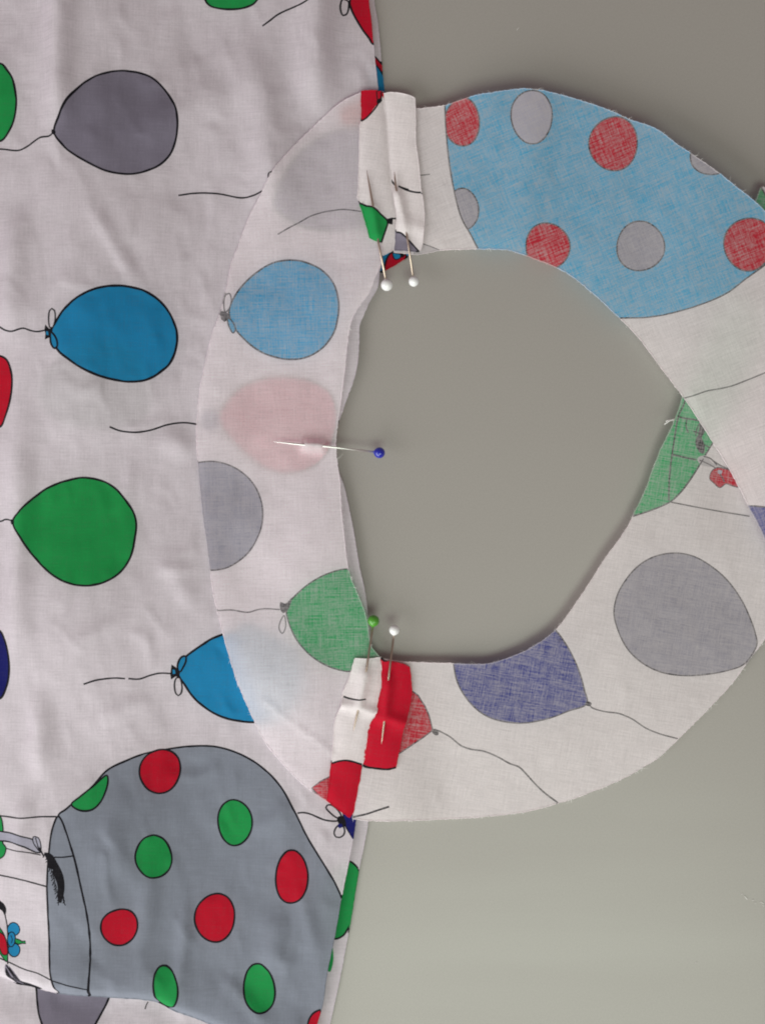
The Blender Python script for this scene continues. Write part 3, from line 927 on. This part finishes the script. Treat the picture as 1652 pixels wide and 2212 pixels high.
u_outer = [(838,201),(880,222),(898,227),(930,226),(961,224),(990,216),(1026,207),(1076,200),(1126,195),(1166,199),(1206,206),(1256,220),(1306,237),(1356,259),(1416,282),(1461,317),(1501,345),(1546,377),(1591,412),(1626,440),(1652,467),(1720,560),(1790,720),(1820,900),(1830,1100),(1800,1250)]
u_inner = [(1720,1300),(1652,1166),(1616,1095),(1576,1015),(1536,950),(1481,865),(1466,845),(1416,775),(1376,722),(1336,682),(1276,627),(1216,582),(1151,555),(1126,547),(1096,538),(1026,535),(951,537),(906,544),(852,539)]
u_out = chain(u_outer, [u_outer[-1], u_inner[0]], u_inner, [u_inner[-1]] + TOPSEAM[::-1][1:-1] + [u_outer[0]])
upper = sheet('facing_piece', u_out, upper_design(), h_upper, M_UPPER, 6.2)
tag(upper, 'upper right facing piece mostly covered by a large blue balloon with red and grey dots', 'facing', GRP)
tr_out = chain([(828,200),(842,198.5),(865.6,201),(884,206),(896,212)], [(896,212),(897.4,262),(898,308),(902,339),(906,370),(909,409),(910.5,417),(916,456),(914.4,502),(910.5,533),(906,544)], [(906,544),(852,539)], [(852,539)] + TOPSEAM[::-1][1:-1] + [(828,200)])
sheet('seam_allowance', tr_out, topright_strip_design(), h_tr, M_STRIP, 4.3, grid=7, fray=.25, parent=upper)

lo_outer = [(793,1771),(826,1771.5),(860,1771),(931,1772.5),(976,1772),(1066,1766),(1136,1757),(1206,1739),(1276,1715),(1351,1683),(1396,1657),(1426,1637),(1476,1589),(1526,1539),(1576,1487),(1616,1434),(1652,1384),(1700,1290),(1740,1150),(1760,1000),(1765,850),(1755,650),(1725,425)]
lo_inner = [(1640,405),(1590,545),(1530,705),(1471,860),(1463,885),(1446,925),(1416,990),(1391,1060),(1368,1107),(1346,1149),(1306,1204),(1261,1274),(1226,1324),(1196,1362),(1146,1397),(1096,1421),(1046,1433),(976,1432),(925,1431),(881,1429),(850,1426),(822,1421)]
lo_out = chain(lo_outer, [lo_outer[-1], lo_inner[0]], lo_inner, BOTSEAM[:-1] + [(762,1767)], [(762,1767),(793,1771)])
lower = sheet('facing_piece', lo_out, lower_design(), h_lower, M_LOWER, 2.6)
tag(lower, 'lower right facing piece, white with a large grey and a dark blue balloon', 'facing', GRP)
br_out = chain(ZD((680,905),(740,960),(840,965),(960,990),(1080,1040)), ZD((1080,1040),(1100,1200),(1110,1350),(1090,1550)) + ZE((1080,280),(1040,400),(1005,600),(990,660),(965,800)), ZE((965,805),(870,822),(760,813),(660,802),(602,790)), [*ZE((602,790))] + BOTSEAM[:BOTSEAM.index(ZE((610,740))[0]) + 1][::-1])
sheet('seam_allowance', br_out, botright_strip_design(), h_br, M_STRIP, 4.3, grid=7, fray=.25, parent=lower)

def tube(name, pts, rads, mat, parent, org, seg=8):
    """round bar through world points, closed ends"""
    co, faces = [], []
    n = len(pts)
    for i, p in enumerate(pts):
        t = (Vector(pts[min(n-1, i+1)]) - Vector(pts[max(0, i-1)])).normalized()
        a = t.orthogonal().normalized() if abs(t.z) > .95 else t.cross(Vector((0,0,1))).normalized()
        b = t.cross(a)
        for q in range(seg):
            ang = math.tau * q / seg
            co.append(Vector(p) + (a * math.cos(ang) + b * math.sin(ang)) * rads[i])
    for i in range(n - 1):
        for q in range(seg):
            q2 = (q + 1) % seg
            faces.append((i*seg+q, i*seg+q2, (i+1)*seg+q2, (i+1)*seg+q))
    faces.append(tuple(range(seg))[::-1]); faces.append(tuple((n-1)*seg + q for q in range(seg)))
    org = Vector(org)
    me = bpy.data.meshes.new(name)
    me.from_pydata([c - org for c in co], [], faces)
    me.polygons.foreach_set('use_smooth', [True] * len(me.polygons))
    me.materials.append(mat)
    o = bpy.data.objects.new(name, me)
    COL.objects.link(o)
    link_parent(o, org, parent)
    return o

frayed_edge(left, l_out, h_left, 3.3, 420, M_THREAD, lambda x, y: x > 690 and (y < 540 or y > 1415))
frayed_edge(upper, u_out, h_upper, 6.2, 420, M_THREAD, lambda x, y: x < 915)
frayed_edge(lower, lo_out, h_lower, 2.6, 480, M_THREAD, lambda x, y: x < 900 and y < 1765)
thr = [to_world(x, y, z, .985) for x, y, z in ((1456,905,5.2),(1450,907,5.6),(1442,910,5.9),(1436,915,5.4),(1433,917,5.2))]
tube('loose_thread', thr, [.00018,.00017,.00015,.00013,.0001], M_THREAD, lower, thr[0], 6)
thr = [to_world(x, y, z, .985) for x, y, z in ((1454,908,5.2),(1446,907,5.5),(1439,909,5.6),(1436,911,5.4))]
tube('loose_thread', thr, [.00015,.00014,.00012,.0001], M_THREAD, lower, thr[0], 6)

# ------------------------------------------------------------------ pins
for tip, em, en, hd, hr, sr, z, hm, lab, sheets in PINS:
    k = (H - z * .001) / H
    root = bpy.data.objects.new('sewing_pin', None)
    root.empty_display_size = .005
    COL.objects.link(root)
    c = Vector(to_world(*hd, z, k))
    root.location = c
    root['world_origin'] = list(c)
    tag(root, lab, 'pin', 'ball head pins')
    path = [tip] + [tuple(np.array(tip) + (np.array(em) - np.array(tip)) * f) for f in (.25, .5, .75)] + [em, en, hd]
    rr = [.15, .55, .8, .95, 1, 1, 1]
    tube('shaft', [to_world(*p, z, k) for p in path], [sr * S * r for r in rr], M_STEEL_GLINT if hm is M_BLUEHEAD else M_STEEL, root, c, 10)
    bm = bmesh.new()
    bmesh.ops.create_uvsphere(bm, u_segments=28, v_segments=16, radius=hr * S)
    d = (Vector(to_world(*en, z, k)) - c).normalized()
    for v in bm.verts:                       # a small collar where the shaft leaves the ball
        t = max(0, v.co.normalized().dot(d))
        v.co += d * hr * S * .16 * t ** 24
        v.co.z *= .98
    for f in bm.faces: f.smooth = True
    me = bpy.data.meshes.new('head')
    bm.to_mesh(me); bm.free()
    me.materials.append(hm)
    o = bpy.data.objects.new('head', me)
    COL.objects.link(o)
    o.parent = root

# ------------------------------------------------------------------ lint on the table
def build_lint():
    co, faces = [], []
    spots = [(1600, 1931), (1606, 1935), (1612, 1942), (1622, 1944), (1628, 1950), (1640, 1948), (1646, 1956), (1500, 2080), (1120, 60)]
    for x, y in spots:
        a = rng.uniform(0, math.tau); L = rng.uniform(3, 9)
        pts = [Vector(to_world(x + math.cos(a) * L * f, y + math.sin(a) * L * f + 2 * f * f * L * .3, .08, 1)) for f in (0, .35, .7, 1)]
        o = len(co)
        for q, p in enumerate(pts):
            dv = (pts[min(3, q+1)] - pts[max(0, q-1)]).normalized()
            u = dv.cross(Vector((0, 0, 1))).normalized(); b = dv.cross(u)
            for w in range(4):
                an = math.tau * w / 4
                co.append(p + (u * math.cos(an) + b * math.sin(an)) * .00006)
        for q in range(3):
            for w in range(4):
                w2 = (w + 1) % 4
                faces.append((o + q*4 + w, o + q*4 + w2, o + q*4 + 4 + w2, o + q*4 + 4 + w))
    me = bpy.data.meshes.new('lint')
    me.from_pydata(co, [], faces)
    me.materials.append(M_THREAD)
    ob = bpy.data.objects.new('lint', me)
    COL.objects.link(ob)
    ob['kind'] = 'stuff'
    ob['label'] = 'tiny white lint fibres scattered on the pale table'
build_lint()

for o in COL.objects:
    if 'world_origin' in o: del o['world_origin']
